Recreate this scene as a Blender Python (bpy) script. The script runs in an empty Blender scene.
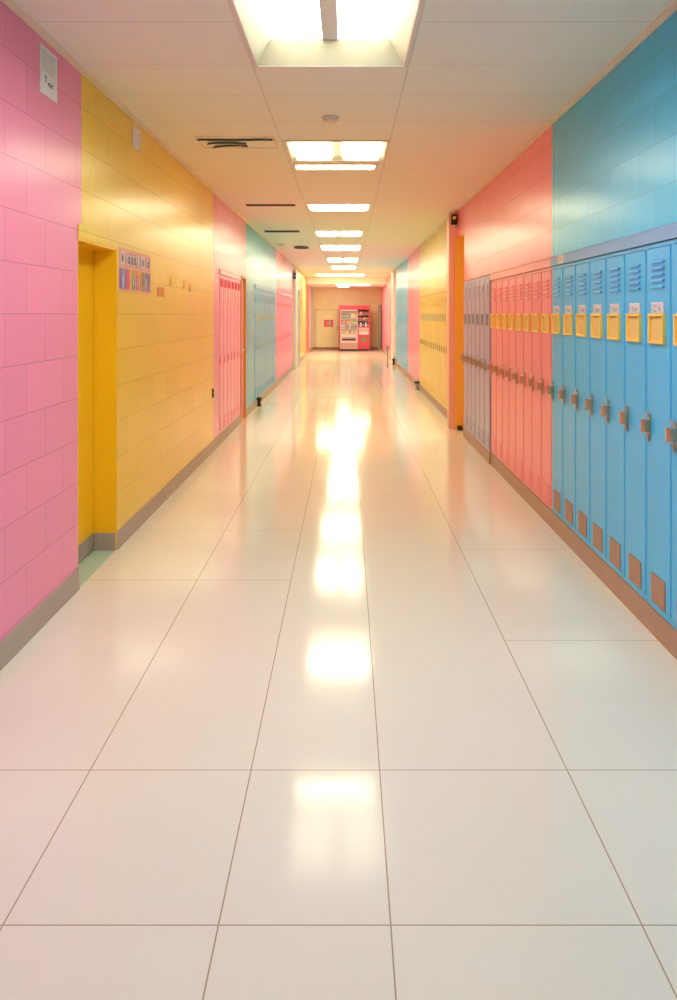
import bpy, bmesh, math, random
from mathutils import Vector, Matrix
random.seed(7)
sc = bpy.context.scene
col = sc.collection
PI = math.pi
ORD = ['first', 'second', 'third', 'fourth', 'fifth', 'sixth', 'seventh', 'eighth', 'ninth', 'tenth', 'eleventh',
       'twelfth', 'thirteenth', 'fourteenth', 'fifteenth', 'sixteenth', 'seventeenth']

# ------------------------------------------------------------------ dimensions (metres)
XL, XR = -1.41, 1.385          # wall planes
ZC = 2.73                      # ceiling
ZC2, Y_DROP = 2.50, 28.0       # lower ceiling at the far end
Y0, Y1 = -4.0, 32.5            # corridor ends
LW = 0.285                     # locker width

# ------------------------------------------------------------------ materials
def new_mat(name):
    m = bpy.data.materials.new(name); m.use_nodes = True
    nt = m.node_tree
    return m, nt, nt.nodes['Principled BSDF']

def plain(name, c, rough=0.45, metal=0.0, noise=0.0, nscale=8.0, bump=0.0, spec=0.5, coat=0.0):
    m, nt, b = new_mat(name)
    b.inputs['Base Color'].default_value = (*c, 1)
    b.inputs['Roughness'].default_value = rough
    b.inputs['Metallic'].default_value = metal
    b.inputs['Specular IOR Level'].default_value = spec
    if coat:
        b.inputs['Coat Weight'].default_value = coat
        b.inputs['Coat Roughness'].default_value = 0.15
    if noise or bump:
        tc = nt.nodes.new('ShaderNodeTexCoord')
        nz = nt.nodes.new('ShaderNodeTexNoise'); nz.inputs['Scale'].default_value = nscale
        nz.inputs['Detail'].default_value = 4
        nt.links.new(tc.outputs['Object'], nz.inputs['Vector'])
        if noise:
            mx = nt.nodes.new('ShaderNodeMix'); mx.data_type = 'RGBA'
            mx.inputs['A'].default_value = (*[v * (1 - noise) for v in c], 1)
            mx.inputs['B'].default_value = (*[min(1, v * (1 + noise)) for v in c], 1)
            nt.links.new(nz.outputs['Fac'], mx.inputs['Factor'])
            nt.links.new(mx.outputs['Result'], b.inputs['Base Color'])
        if bump:
            bp = nt.nodes.new('ShaderNodeBump'); bp.inputs['Strength'].default_value = bump
            bp.inputs['Distance'].default_value = 0.01
            nt.links.new(nz.outputs['Fac'], bp.inputs['Height'])
            nt.links.new(bp.outputs['Normal'], b.inputs['Normal'])
    return m

def block_paint(name, c, bw=0.41, bh=0.2, oy=0.0, oz=0.0, rough=0.26, joint=0.72, axis='Y'):
    """painted concrete block: running bond joints, a faint orange-peel bump"""
    m, nt, b = new_mat(name)
    N, L = nt.nodes.new, nt.links.new
    tc = N('ShaderNodeTexCoord'); sx = N('ShaderNodeSeparateXYZ'); cx = N('ShaderNodeCombineXYZ')
    L(tc.outputs['Object'], sx.inputs[0])
    a1 = N('ShaderNodeMath'); a1.operation = 'ADD'; a1.inputs[1].default_value = oy + 40 * bw
    a2 = N('ShaderNodeMath'); a2.operation = 'ADD'; a2.inputs[1].default_value = oz
    L(sx.outputs[axis], a1.inputs[0]); L(sx.outputs['Z'], a2.inputs[0])
    L(a1.outputs[0], cx.inputs['X']); L(a2.outputs[0], cx.inputs['Y'])
    br = N('ShaderNodeTexBrick')
    L(cx.outputs[0], br.inputs['Vector'])
    br.inputs['Scale'].default_value = 1.0
    br.inputs['Brick Width'].default_value = bw
    br.inputs['Row Height'].default_value = bh
    br.inputs['Mortar Size'].default_value = 0.0022
    br.inputs['Mortar Smooth'].default_value = 0.2
    br.inputs['Bias'].default_value = 0.0
    br.inputs['Color1'].default_value = (*c, 1)
    br.inputs['Color2'].default_value = (*[v * 0.95 for v in c], 1)
    br.inputs['Mortar'].default_value = (*[v * joint for v in c], 1)
    L(br.outputs['Color'], b.inputs['Base Color'])
    b.inputs['Roughness'].default_value = rough
    b.inputs['Specular IOR Level'].default_value = 0.5
    nz = N('ShaderNodeTexNoise'); nz.inputs['Scale'].default_value = 90; nz.inputs['Detail'].default_value = 3
    L(tc.outputs['Object'], nz.inputs['Vector'])
    b1 = N('ShaderNodeBump'); b1.inputs['Strength'].default_value = 0.06; b1.inputs['Distance'].default_value = 0.01
    L(nz.outputs['Fac'], b1.inputs['Height'])
    b2 = N('ShaderNodeBump'); b2.invert = True
    b2.inputs['Strength'].default_value = 0.5; b2.inputs['Distance'].default_value = 0.004
    L(br.outputs['Fac'], b2.inputs['Height']); L(b1.outputs['Normal'], b2.inputs['Normal'])
    L(b2.outputs['Normal'], b.inputs['Normal'])
    return m

def line_mask(nt, pos_out, xs, ys, half):
    """1 on thin lines: xs = x positions, ys = (y, xmin, xmax)"""
    N, L = nt.nodes.new, nt.links.new
    sx = N('ShaderNodeSeparateXYZ'); L(pos_out, sx.inputs[0])
    terms = []
    def math_(op, a, b=None, c=None):
        n = N('ShaderNodeMath'); n.operation = op
        for i, v in enumerate((a, b, c)):
            if v is None: continue
            if isinstance(v, (int, float)): n.inputs[i].default_value = v
            else: L(v, n.inputs[i])
        return n.outputs[0]
    for x in xs:
        terms.append(math_('COMPARE', sx.outputs['X'], x, half))
    for (y, a, b_) in ys:
        t = math_('COMPARE', sx.outputs['Y'], y, half)
        if a > -5: t = math_('MULTIPLY', t, math_('GREATER_THAN', sx.outputs['X'], a))
        if b_ < 5: t = math_('MULTIPLY', t, math_('LESS_THAN', sx.outputs['X'], b_))
        terms.append(t)
    o = terms[0]
    for t in terms[1:]:
        o = math_('MAXIMUM', o, t)
    return o

def floor_mat():
    m, nt, b = new_mat('polished_cream_tile')
    N, L = nt.nodes.new, nt.links.new
    tc = N('ShaderNodeTexCoord')
    ys = [(v, -9, 9) for v in (-2.5, -1.9, -1.2, -0.6, 0.0, 0.62, 1.25, 1.885, 2.526)]
    ys += [(3.53, 0.695, 9), (4.33, -9, -0.303), (5.33, -9, -0.303), (4.9, 0.695, 9), (6.4, -9, 9), (7.7, -9, 9),
           (9.2, -9, 9), (10.8, -9, 9)]
    mask = line_mask(nt, tc.outputs['Object'], (-0.811, -0.303, 0.103, 0.695), ys, 0.0019)
    nz = N('ShaderNodeTexNoise'); nz.inputs['Scale'].default_value = 1.6; nz.inputs['Detail'].default_value = 5
    L(tc.outputs['Object'], nz.inputs['Vector'])
    base = N('ShaderNodeMix'); base.data_type = 'RGBA'
    base.inputs['A'].default_value = (*FLOOR_A, 1); base.inputs['B'].default_value = (*FLOOR_B, 1)
    L(nz.outputs['Fac'], base.inputs['Factor'])
    mx = N('ShaderNodeMix'); mx.data_type = 'RGBA'
    L(mask, mx.inputs['Factor']); L(base.outputs['Result'], mx.inputs['A'])
    mx.inputs['B'].default_value = (0.42, 0.31, 0.21, 1)
    L(mx.outputs['Result'], b.inputs['Base Color'])
    n2 = N('ShaderNodeTexNoise'); n2.inputs['Scale'].default_value = 2.2; n2.inputs['Detail'].default_value = 2
    mp = N('ShaderNodeMapRange'); mp.inputs['To Min'].default_value = 0.075; mp.inputs['To Max'].default_value = 0.15
    L(tc.outputs['Object'], n2.inputs['Vector']); L(n2.outputs['Fac'], mp.inputs['Value'])
    L(mp.outputs['Result'], b.inputs['Roughness'])
    b.inputs['Specular IOR Level'].default_value = 0.42
    n3 = N('ShaderNodeTexNoise'); n3.inputs['Scale'].default_value = 5.0; n3.inputs['Detail'].default_value = 1
    L(tc.outputs['Object'], n3.inputs['Vector'])
    bp = N('ShaderNodeBump'); bp.inputs['Strength'].default_value = 0.03; bp.inputs['Distance'].default_value = 0.01
    L(n3.outputs['Fac'], bp.inputs['Height']); L(bp.outputs['Normal'], b.inputs['Normal'])
    return m

def ceiling_mat():
    m, nt, b = new_mat('ceiling_tile')
    N, L = nt.nodes.new, nt.links.new
    tc = N('ShaderNodeTexCoord')
    ys = [(3.53 + 0.6 * k, -9, 9) for k in range(-6, 16)]
    mask = line_mask(nt, tc.outputs['Object'], (-0.49, 0.32), ys, 0.005)
    nz = N('ShaderNodeTexNoise'); nz.inputs['Scale'].default_value = 60; nz.inputs['Detail'].default_value = 4
    L(tc.outputs['Object'], nz.inputs['Vector'])
    base = N('ShaderNodeMix'); base.data_type = 'RGBA'
    c = CEIL
    base.inputs['A'].default_value = (*[v * 0.97 for v in c], 1); base.inputs['B'].default_value = (*[min(1, v * 1.03) for v in c], 1)
    L(nz.outputs['Fac'], base.inputs['Factor'])
    mx = N('ShaderNodeMix'); mx.data_type = 'RGBA'
    L(mask, mx.inputs['Factor']); L(base.outputs['Result'], mx.inputs['A'])
    mx.inputs['B'].default_value = (*[v * 0.8 for v in c], 1)
    L(mx.outputs['Result'], b.inputs['Base Color'])
    b.inputs['Roughness'].default_value = 0.55
    bp = N('ShaderNodeBump'); bp.inputs['Strength'].default_value = 0.08; bp.inputs['Distance'].default_value = 0.005
    L(nz.outputs['Fac'], bp.inputs['Height']); L(bp.outputs['Normal'], b.inputs['Normal'])
    return m

def glow(name, c, s):
    m = bpy.data.materials.new(name); m.use_nodes = True
    nt = m.node_tree
    nt.nodes.remove(nt.nodes['Principled BSDF'])
    e = nt.nodes.new('ShaderNodeEmission')
    e.inputs['Color'].default_value = (*c, 1); e.inputs['Strength'].default_value = s
    nt.links.new(e.outputs[0], nt.nodes['Material Output'].inputs[0])
    return m

def glass_mat(name, c, alpha):
    m, nt, b = new_mat(name)
    b.inputs['Base Color'].default_value = (*c, 1)
    b.inputs['Roughness'].default_value = 0.05
    b.inputs['Alpha'].default_value = alpha
    return m

# -- tunables
LAMP_NEAR, LAMP_WARM = (0.95, 1.0, 0.97), (1.0, 0.95, 0.62)
S_FILL, S_NEAR, S_SECOND, S_WARM, S_FAR = 2.8, 4.6, 1.5, 7.4, 4.4
EXPOSURE = 1.8
FLOOR_A, FLOOR_B = (0.78, 0.725, 0.61), (0.83, 0.785, 0.68)
CEIL = (0.86, 0.84, 0.71)
PINK, YELLOW, BLUE = (0.93, 0.26, 0.42), (0.92, 0.59, 0.03), (0.035, 0.56, 0.92)
SALMON, TEAL = (0.92, 0.25, 0.29), (0.10, 0.49, 0.74)
FARPINK = (0.90, 0.30, 0.44)

M = {}
LK = dict(bw=0.44, bh=0.22, oz=0.10)
M['pink_l'] = block_paint('pink_block_paint', PINK, **LK)
M['yellow_l'] = block_paint('yellow_block_paint', YELLOW, joint=0.66, oy=0.13, **LK)
M['pink2_l'] = block_paint('rose_block_paint', (0.86, 0.30, 0.44), **LK)
M['teal_l'] = block_paint('teal_block_paint', TEAL, **LK)
M['farpink_l'] = block_paint('far_pink_block_paint', FARPINK, **LK)
M['paleyellow_l'] = block_paint('pale_yellow_block_paint', (0.88, 0.62, 0.22), **LK)
M['orange_l'] = plain('orange_paint', (0.60, 0.28, 0.08), 0.4, bump=0.03, nscale=60)
M['red_l'] = plain('red_paint', (0.80, 0.12, 0.10), 0.4, bump=0.03, nscale=60)
M['lilac_l'] = plain('pale_lilac_paint', (0.55, 0.52, 0.68), 0.4, bump=0.03, nscale=60)
M['blue_r'] = block_paint('blue_block_paint', BLUE, oy=0.1)
M['salmon_r'] = block_paint('salmon_block_paint', SALMON, oy=0.1)
M['yellow_r'] = block_paint('yellow_block_paint', (0.88, 0.60, 0.13), oy=0.1)
M['pink_r'] = block_paint('pink_block_paint', FARPINK, oy=0.1)
M['cream_back'] = block_paint('cream_block_paint', (0.86, 0.78, 0.46), axis='X', joint=0.85)
M['floor'] = floor_mat()
M['ceiling'] = ceiling_mat()
M['cornice'] = plain('cream_trim_paint', (0.80, 0.68, 0.50), 0.5, noise=0.04)
M['base_l'] = plain('taupe_vinyl', (0.42, 0.33, 0.26), 0.42, noise=0.08, nscale=5)
M['base_r'] = plain('brown_vinyl', (0.43, 0.25, 0.16), 0.42, noise=0.10, nscale=7)
M['deep_yellow'] = plain('deep_yellow_gloss_paint', (0.95, 0.54, 0.008), 0.35, bump=0.02, nscale=40)
M['orange_frame'] = plain('orange_gloss_paint', (0.88, 0.47, 0.08), 0.35, bump=0.02, nscale=40)
M['pilaster'] = plain('pale_salmon_paint', (0.90, 0.45, 0.38), 0.4, bump=0.03, nscale=60)
M['locker_grey'] = plain('light_grey_metal', (0.58, 0.60, 0.62), 0.35, 0.2, noise=0.05)
M['mint'] = plain('mint_vinyl', (0.42, 0.58, 0.44), 0.4, noise=0.05)
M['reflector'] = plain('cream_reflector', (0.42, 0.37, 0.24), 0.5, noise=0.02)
M['white_metal'] = plain('white_enamel', (0.82, 0.78, 0.70), 0.4, noise=0.02)
M['frame_metal'] = plain('beige_enamel', (0.74, 0.66, 0.56), 0.4, noise=0.02)
M['lamp_near'] = glow('diffuser_glow', LAMP_NEAR, S_NEAR)
M['lamp_behind'] = glow('diffuser_glow_soft', LAMP_NEAR, S_FILL)  # glow of the unseen panels added behind the camera
M['lamp_end'] = glow('diffuser_glow_end', LAMP_WARM, 4.2)
M['lamp_far'] = glow('diffuser_glow_far', LAMP_WARM, S_FAR)
M['lamp_second'] = glow('diffuser_glow_second', LAMP_WARM, S_SECOND)
M['lamp_warm'] = glow('diffuser_glow_warm', LAMP_WARM, S_WARM)
M['dark_metal'] = plain('dark_bronze_metal', (0.05, 0.035, 0.025), 0.4, 0.6, noise=0.1)
M['slot_metal'] = plain('brown_bronze_metal', (0.13, 0.085, 0.055), 0.4, 0.3, noise=0.1)
M['black'] = plain('black_rubber', (0.012, 0.012, 0.014), 0.5, noise=0.1)
M['grey_metal'] = plain('grey_metal', (0.34, 0.33, 0.32), 0.35, 0.5, noise=0.08)
M['steel'] = plain('chrome_steel', (0.78, 0.74, 0.70), 0.18, 1.0, noise=0.05, nscale=40)
M['bronze'] = plain('bronze_metal', (0.62, 0.43, 0.27), 0.34, 0.9, noise=0.12, nscale=40)
M['paper'] = plain('white_paper', (0.78, 0.76, 0.70), 0.7, noise=0.03)
M['ink'] = plain('dark_ink', (0.03, 0.03, 0.035), 0.7, noise=0.05)
M['grey_ink'] = plain('grey_ink', (0.42, 0.42, 0.42), 0.7, noise=0.05)
M['card_yellow'] = plain('yellow_card', (0.78, 0.54, 0.20), 0.55, noise=0.03)
M['frame_yellow'] = plain('yellow_enamel', (0.95, 0.66, 0.12), 0.35, noise=0.03)
M['lilac_shadow'] = plain('dark_lilac_card', (0.20, 0.19, 0.26), 0.6, noise=0.05)  # dark card on the lilac lockers
M['card_olive'] = plain('olive_grey_card', (0.50, 0.42, 0.28), 0.6, noise=0.05)
M['card_lilac'] = plain('pale_lilac_card', (0.66, 0.62, 0.72), 0.6, noise=0.03)
M['tan'] = plain('tan_metal', (0.50, 0.30, 0.20), 0.5, noise=0.1, nscale=30)
M['tan_dark'] = plain('dark_tan_metal', (0.30, 0.16, 0.10), 0.5, noise=0.1, nscale=30)
M['glass'] = glass_mat('clear_glass', (0.85, 0.9, 0.92), 0.12)
M['door_glass'] = glass_mat('pale_door_glass', (0.55, 0.66, 0.72), 0.75)

def enamel(name, c, rough=0.3):
    return plain(name, c, rough, 0.0, noise=0.03, nscale=3, bump=0.015, coat=0.12)
M['lk_blue'] = enamel('blue_locker_enamel', (0.05, 0.50, 0.90))
M['lk_header_blue'] = plain('grey_blue_header_enamel', (0.20, 0.40, 0.68), 0.42, noise=0.03)
M['lk_salmon'] = enamel('salmon_locker_enamel', (0.90, 0.23, 0.24))
M['lk_lilac'] = enamel('lilac_locker_enamel', (0.35, 0.33, 0.53))
M['lk_yellow'] = enamel('yellow_locker_enamel', (0.88, 0.59, 0.11))
M['lk_pink'] = enamel('pink_locker_enamel', (0.90, 0.32, 0.48))
M['lk_teal'] = enamel('pale_blue_locker_enamel', (0.12, 0.43, 0.68))
M['lk_red'] = enamel('red_card', (0.78, 0.10, 0.14))
M['lk_deeppink'] = enamel('deep_pink_card', (0.84, 0.20, 0.30))
M['card_red'] = plain('red_card_paper', (0.66, 0.04, 0.07), 0.7, noise=0.04)
M['lk_palepink'] = enamel('pale_pink_card', (0.86, 0.50, 0.55))

# ------------------------------------------------------------------ mesh builder
class MB:
    def __init__(s): s.bm = bmesh.new(); s.mats = []
    def mi(s, m):
        if m not in s.mats: s.mats.append(m)
        return s.mats.index(m)
    def face(s, pts, m, smooth=False):
        vs = [s.bm.verts.new(p) for p in pts]
        f = s.bm.faces.new(vs); f.material_index = s.mi(m); f.smooth = smooth
        return f
    def box(s, x0, x1, y0, y1, z0, z1, m):
        i = s.mi(m)
        v = [s.bm.verts.new((x, y, z)) for x in (x0, x1) for y in (y0, y1) for z in (z0, z1)]
        for q in ((0, 1, 3, 2), (4, 6, 7, 5), (0, 4, 5, 1), (2, 3, 7, 6), (0, 2, 6, 4), (1, 5, 7, 3)):
            f = s.bm.faces.new([v[k] for k in q]); f.material_index = i
    def hexa(s, a, b, m):
        """two matching quads joined into a solid"""
        i = s.mi(m)
        va = [s.bm.verts.new(p) for p in a]; vb = [s.bm.verts.new(p) for p in b]
        fs = [s.bm.faces.new(va[::-1]), s.bm.faces.new(vb)]
        for k in range(len(a)):
            j = (k + 1) % len(a)
            fs.append(s.bm.faces.new((va[k], va[j], vb[j], vb[k])))
        for f in fs: f.material_index = i
    def prism(s, prof, axis, t0, t1, m, smooth=False):
        """2-D profile extruded along an axis (profile is in the two other axes, in order)"""
        def P(p, t):
            return {'x': (t, p[0], p[1]), 'y': (p[0], t, p[1]), 'z': (p[0], p[1], t)}[axis]
        i = s.mi(m)
        va = [s.bm.verts.new(P(p, t0)) for p in prof]; vb = [s.bm.verts.new(P(p, t1)) for p in prof]
        fs = [s.bm.faces.new(va[::-1]), s.bm.faces.new(vb)]
        for k in range(len(prof)):
            j = (k + 1) % len(prof)
            f = s.bm.faces.new((va[k], va[j], vb[j], vb[k])); f.smooth = smooth; fs.append(f)
        for f in fs: f.material_index = i
    def lathe(s, prof, m, seg=20, origin=(0, 0, 0), axis='z', sx=1.0):
        """prof: (radius, height) from one end to the other"""
        i = s.mi(m); ox, oy, oz = origin
        rings = []
        for r, h in prof:
            ring = []
            for k in range(seg):
                a = 2 * PI * k / seg
                c, d = r * math.cos(a), r * math.sin(a)
                if axis == 'z': p = (ox + c * sx, oy + d, oz + h)
                elif axis == 'y': p = (ox + c * sx, oy + h, oz + d)
                else: p = (ox + h, oy + c * sx, oz + d)
                ring.append(s.bm.verts.new(p))
            rings.append(ring)
        for a, b in zip(rings, rings[1:]):
            for k in range(seg):
                j = (k + 1) % seg
                f = s.bm.faces.new((a[k], a[j], b[j], b[k])); f.material_index = i; f.smooth = True
        for ring in (rings[0], rings[-1]):
            f = s.bm.faces.new(ring); f.material_index = i
    def build(s, name, parent=None, loc=None, bevel=0.0):
        bmesh.ops.recalc_face_normals(s.bm, faces=s.bm.faces)
        me = bpy.data.meshes.new(name); s.bm.to_mesh(me); s.bm.free()
        for m in s.mats: me.materials.append(M[m])
        o = bpy.data.objects.new(name, me); col.objects.link(o)
        if parent: o.parent = parent
        if loc: o.location = loc
        if bevel:
            md = o.modifiers.new('edge', 'BEVEL'); md.width = bevel; md.segments = 2; md.limit_method = 'ANGLE'
        return o

def empty(name, loc=(0, 0, 0), rz=0.0):
    o = bpy.data.objects.new(name, None); col.objects.link(o)
    o.location = loc; o.rotation_euler = (0, 0, rz); o.empty_display_size = 0.1
    return o
def tag(o, label=None, cat=None, group=None, kind=None):
    if label: o['label'] = label
    if cat: o['category'] = cat
    if group: o['group'] = group
    if kind: o['kind'] = kind
    return o
def struct(o): o['kind'] = 'structure'; return o
def plab(o, t): o['label'] = t; return o
def dup(o, parent=None):
    c = o.copy(); col.objects.link(c); c.parent = parent
    for ch in list(o.children):
        dup(ch, c)
    return c

# ------------------------------------------------------------------ room shell
DEPTH = 0.42
def wall(name, side, segs, opens):
    """side wall out of solid slices; segs = (y0, y1, material), opens = (y0, y1, z1): holes from the floor up to z1"""
    mb = MB()
    xf = XL if side < 0 else XR
    def bx(d0, d1, y0, y1, z0, z1, m):
        a, b = xf + side * d0, xf + side * d1
        mb.box(min(a, b), max(a, b), y0, y1, z0, z1, m)
    cuts = sorted({v for s_ in segs for v in s_[:2]} | {v for o_ in opens for v in o_[:2]})
    for y0, y1 in zip(cuts, cuts[1:]):
        mid = (y0 + y1) / 2
        mat_ = next(s_[2] for s_ in segs if s_[0] <= mid <= s_[1])
        zz = next((o_[2] for o_ in opens if o_[0] <= mid <= o_[1]), 0.0)
        bx(0, DEPTH, y0, y1, zz, ZC + 0.12, mat_)
        bx(DEPTH, DEPTH + 0.06, y0, y1, -0.05, ZC + 0.12, mat_)
    return struct(mb.build(name))

L_SEGS = [(Y0, 4.25, 'pink_l'), (4.25, 8.45, 'yellow_l'), (8.45, 11.16, 'pink2_l'), (11.16, 15.9, 'teal_l'),
          (15.9, 20.9, 'farpink_l'), (20.9, 26.9, 'paleyellow_l'), (26.9, 27.9, 'orange_l'), (27.9, 29.7, 'red_l'),
          (29.7, Y1, 'lilac_l')]
D1 = (4.19, 4.885, 1.838)                       # yellow door on the left
LP = (8.83, 8.83 + 6 * LW + 0.01)               # pink lockers on the left
LB = (12.21, 12.21 + 12 * LW + 0.01)            # pale blue lockers on the left
LF = (16.15, 16.15 + 15 * LW + 0.01)            # far pink lockers on the left
D2 = (10.60, 11.10, 1.95)
D3 = (22.05, 23.65, 2.22)
wall('wall_left', -1, L_SEGS, [D1, (*LP, 1.94), D2, (*LB, 1.90), (*LF, 1.90), D3])
R_SEGS = [(Y0, 5.40, 'blue_r'), (5.40, 10.2, 'salmon_r'), (10.2, 15.25, 'yellow_r'), (15.25, 18.2, 'pink_r'),
          (18.2, 22.7, 'blue_r'), (22.7, Y1, 'pink_r')]
NB = 11
RB = (5.40 - NB * LW, 7.68)                     # blue then salmon lockers
RL = (7.68, 7.68 + 6 * LW)                      # lilac lockers
RY = (10.235, 10.235 + 17 * LW + 0.01)          # yellow lockers
D4 = (9.45, 9.985, 2.40)
wall('wall_right', 1, R_SEGS, [(RB[0] - 0.004, RL[1] + 0.004, 1.826), D4, (*RY, 1.826)])
mb = MB(); mb.box(-2.0, 2.0, Y1, Y1 + 0.2, -0.05, ZC + 0.12, 'cream_back'); struct(mb.build('wall_back'))
mb = MB(); mb.box(-2.0, 2.0, Y0 - 0.2, Y0, -0.05, ZC + 0.12, 'cream_back'); struct(mb.build('wall_front'))
mb = MB(); mb.box(-2.0, 2.0, Y0 - 0.2, Y1 + 0.2, -0.15, 0.0, 'floor'); struct(mb.build('floor'))

# lamps: y0, y1, x0, x1, z, split in two panels, glow, depth
LAMPS = [(-3.2, -2.1, -0.465, 0.295, ZC, False, 'lamp_behind', 0.09),  # unseen, added to brighten the near end
         (-0.9, 0.2, -0.465, 0.295, ZC, False, 'lamp_behind', 0.09),  # unseen too, added as fill light
         (2.05, 4.145, -0.465, 0.295, ZC, True, 'lamp_near', 0.11),  # near end lengthened out of view to give more light
         (5.965, 6.70, -0.455, 0.30, ZC, True, 'lamp_second', 0.03),
         (6.90, 7.10, -0.45, 0.245, ZC, False, 'lamp_warm', 0.02),
         (9.38, 9.93, -0.46, 0.26, ZC, False, 'lamp_warm', 0.02),
         (12.43, 13.2, -0.49, 0.24, ZC, True, 'lamp_warm', 0.02),
         (14.96, 16.1, -0.50, 0.26, ZC, False, 'lamp_far', 0.02),
         (18.4, 19.8, -0.46, 0.26, ZC, True, 'lamp_far', 0.02),
         (21.5, 22.9, -0.43, 0.25, ZC, False, 'lamp_far', 0.02),
         (25.8, 27.2, -1.0, 0.58, ZC, False, 'lamp_far', 0.02),
         (28.4, 29.4, -0.40, 0.85, ZC2, False, 'lamp_end', 0.02),
         (30.5, 31.4, -0.36, 0.08, ZC2, False, 'lamp_end', 0.02)]
mb = MB()
def ceil_part(y0, y1, z, lamps):
    ys = sorted({y0, y1} | {v for l in lamps for v in l[:2]})
    for a, b in zip(ys, ys[1:]):
        l = next((q for q in lamps if q[0] <= (a + b) / 2 <= q[1]), None)
        if l is None:
            mb.box(-1.9, 1.87, a, b, z, z + 0.02, 'ceiling')
        else:
            mb.box(-1.9, l[2], a, b, z, z + 0.02, 'ceiling'); mb.box(l[3], 1.87, a, b, z, z + 0.02, 'ceiling')
ceil_part(Y0, Y_DROP, ZC, [l for l in LAMPS if l[4] == ZC])
# the lowered end of the ceiling stays between the walls
ys = sorted({Y_DROP, Y1} | {v for l in LAMPS if l[4] == ZC2 for v in l[:2]})
for a, b in zip(ys, ys[1:]):
    l = next((q for q in LAMPS if q[4] == ZC2 and q[0] <= (a + b) / 2 <= q[1]), None)
    if l is None: mb.box(XL, XR, a, b, ZC2, ZC2 + 0.02, 'ceiling')
    else:
        mb.box(XL, l[2], a, b, ZC2, ZC2 + 0.02, 'ceiling'); mb.box(l[3], XR, a, b, ZC2, ZC2 + 0.02, 'ceiling')
mb.box(XL, XR, Y_DROP - 0.02, Y_DROP, ZC2, ZC, 'ceiling')
mb.box(-2.0, 2.0, Y0 - 0.2, Y1 + 0.2, ZC + 0.16, ZC + 0.2, 'ceiling')     # the slab over the suspended tiles
struct(mb.build('ceiling'))

# cornices
mb = MB(); mb.prism([(XL, ZC - 0.014), (XL + 0.006, ZC - 0.014), (XL + 0.036, ZC - 0.005), (XL + 0.036, ZC), (XL, ZC)], 'y', Y0, Y_DROP - 0.02, 'cornice')
struct(mb.build('trim_1'))
mb = MB(); mb.prism([(XR, ZC - 0.014), (XR - 0.006, ZC - 0.014), (XR - 0.036, ZC - 0.005), (XR - 0.036, ZC), (XR, ZC)], 'y', Y0, Y_DROP - 0.02, 'cornice')
struct(mb.build('trim_2'))

# baseboards
BH = 0.108
def base_prof(x, s):            # a coved vinyl base, s = direction into the room
    return [(x, 0), (x + s * 0.012, 0), (x + s * 0.010, 0.012), (x + s * 0.007, BH - 0.008), (x + s * 0.004, BH), (x, BH)]
mb = MB()
for a, b in ((Y0, D1[0]), (D1[1], D2[0] - 0.03), (11.15, 20.9), (23.7, Y1)):
    mb.prism(base_prof(XL, 1), 'y', a, b, 'base_l')
for a, b in (LP, LB, LF):
    mb.box(XL - 0.10, XL, a + 0.002, b - 0.002, 0, BH, 'base_l')
mb.box(XL - 0.128, XL, D1[1] - 0.024, D1[1] - 0.0125, 0, BH, 'base_l')     # returns into the door recess
struct(mb.build('baseboard_left'))
mb = MB()
for a, b in ((Y0, RL[0]), (RL[1] + 0.004, D4[0]), (10.2, 15.5), (15.5, 22.9), (24.1, Y1)):
    mb.prism(base_prof(XR, -1), 'y', a, b, 'base_r')
mb.prism(base_prof(XR - 0.010, -1), 'y', RL[0], RL[1], 'base_r')
mb.box(XR, XR + 0.10, RB[0], RL[0], 0, BH, 'base_r')
mb.box(XR - 0.010, XR + 0.10, RL[0], RL[1], 0, BH, 'base_r')
mb.box(XR, XR + 0.10, RY[0] + 0.002, RY[1] - 0.002, 0, BH, 'base_r')
struct(mb.build('baseboard_right'))
mb = MB(); mb.box(-1.39, 1.365, Y1 - 0.012, Y1, 0, 0.09, 'tan_dark'); struct(mb.build('baseboard_back'))

# header bands over the right-hand lockers
def header(name, y0, y1, m, x=XR, s=-1, z0=1.760, z1=1.826):
    mb = MB()
    mb.prism([(x, z0), (x + s * 0.012, z0), (x + s * 0.012, z1 - 0.014), (x + s * 0.004, z1), (x, z1)], 'y', y0, y1, m)
    a, b = sorted((x, x - s * 0.10))
    mb.box(a, b, y0, y1, z0 + 0.004, z1 - 0.001, m)
    return struct(mb.build(name))
header('trim_3', RB[0], 5.40, 'lk_header_blue')
header('trim_4', 5.40, 7.68, 'lk_salmon')
header('trim_5', RY[0] + 0.002, RY[1] - 0.002, 'lk_yellow')
header('trim_6', LP[0] + 0.002, LP[1] - 0.002, 'lk_pink', XL, 1, 1.883, 1.94)
header('trim_7', LB[0] + 0.002, LB[1] - 0.002, 'lk_teal', XL, 1, 1.835, 1.90)
header('trim_8', LF[0] + 0.002, LF[1] - 0.002, 'lk_pink', XL, 1, 1.835, 1.90)

# pilasters
mb = MB(); mb.box(1.275, 1.3848, 10.0, 10.2, 0, ZC - 0.03, 'pilaster'); struct(mb.build('trim_9'))
mb = MB(); mb.box(XL + 0.0002, -1.345, 20.95, 21.95, 0, 2.62, 'frame_metal'); struct(mb.build('trim_10'))
mb = MB(); mb.box(1.325, 1.3848, 22.95, 24.05, 0, ZC - 0.03, 'white_metal'); struct(mb.build('trim_11'))

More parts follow.
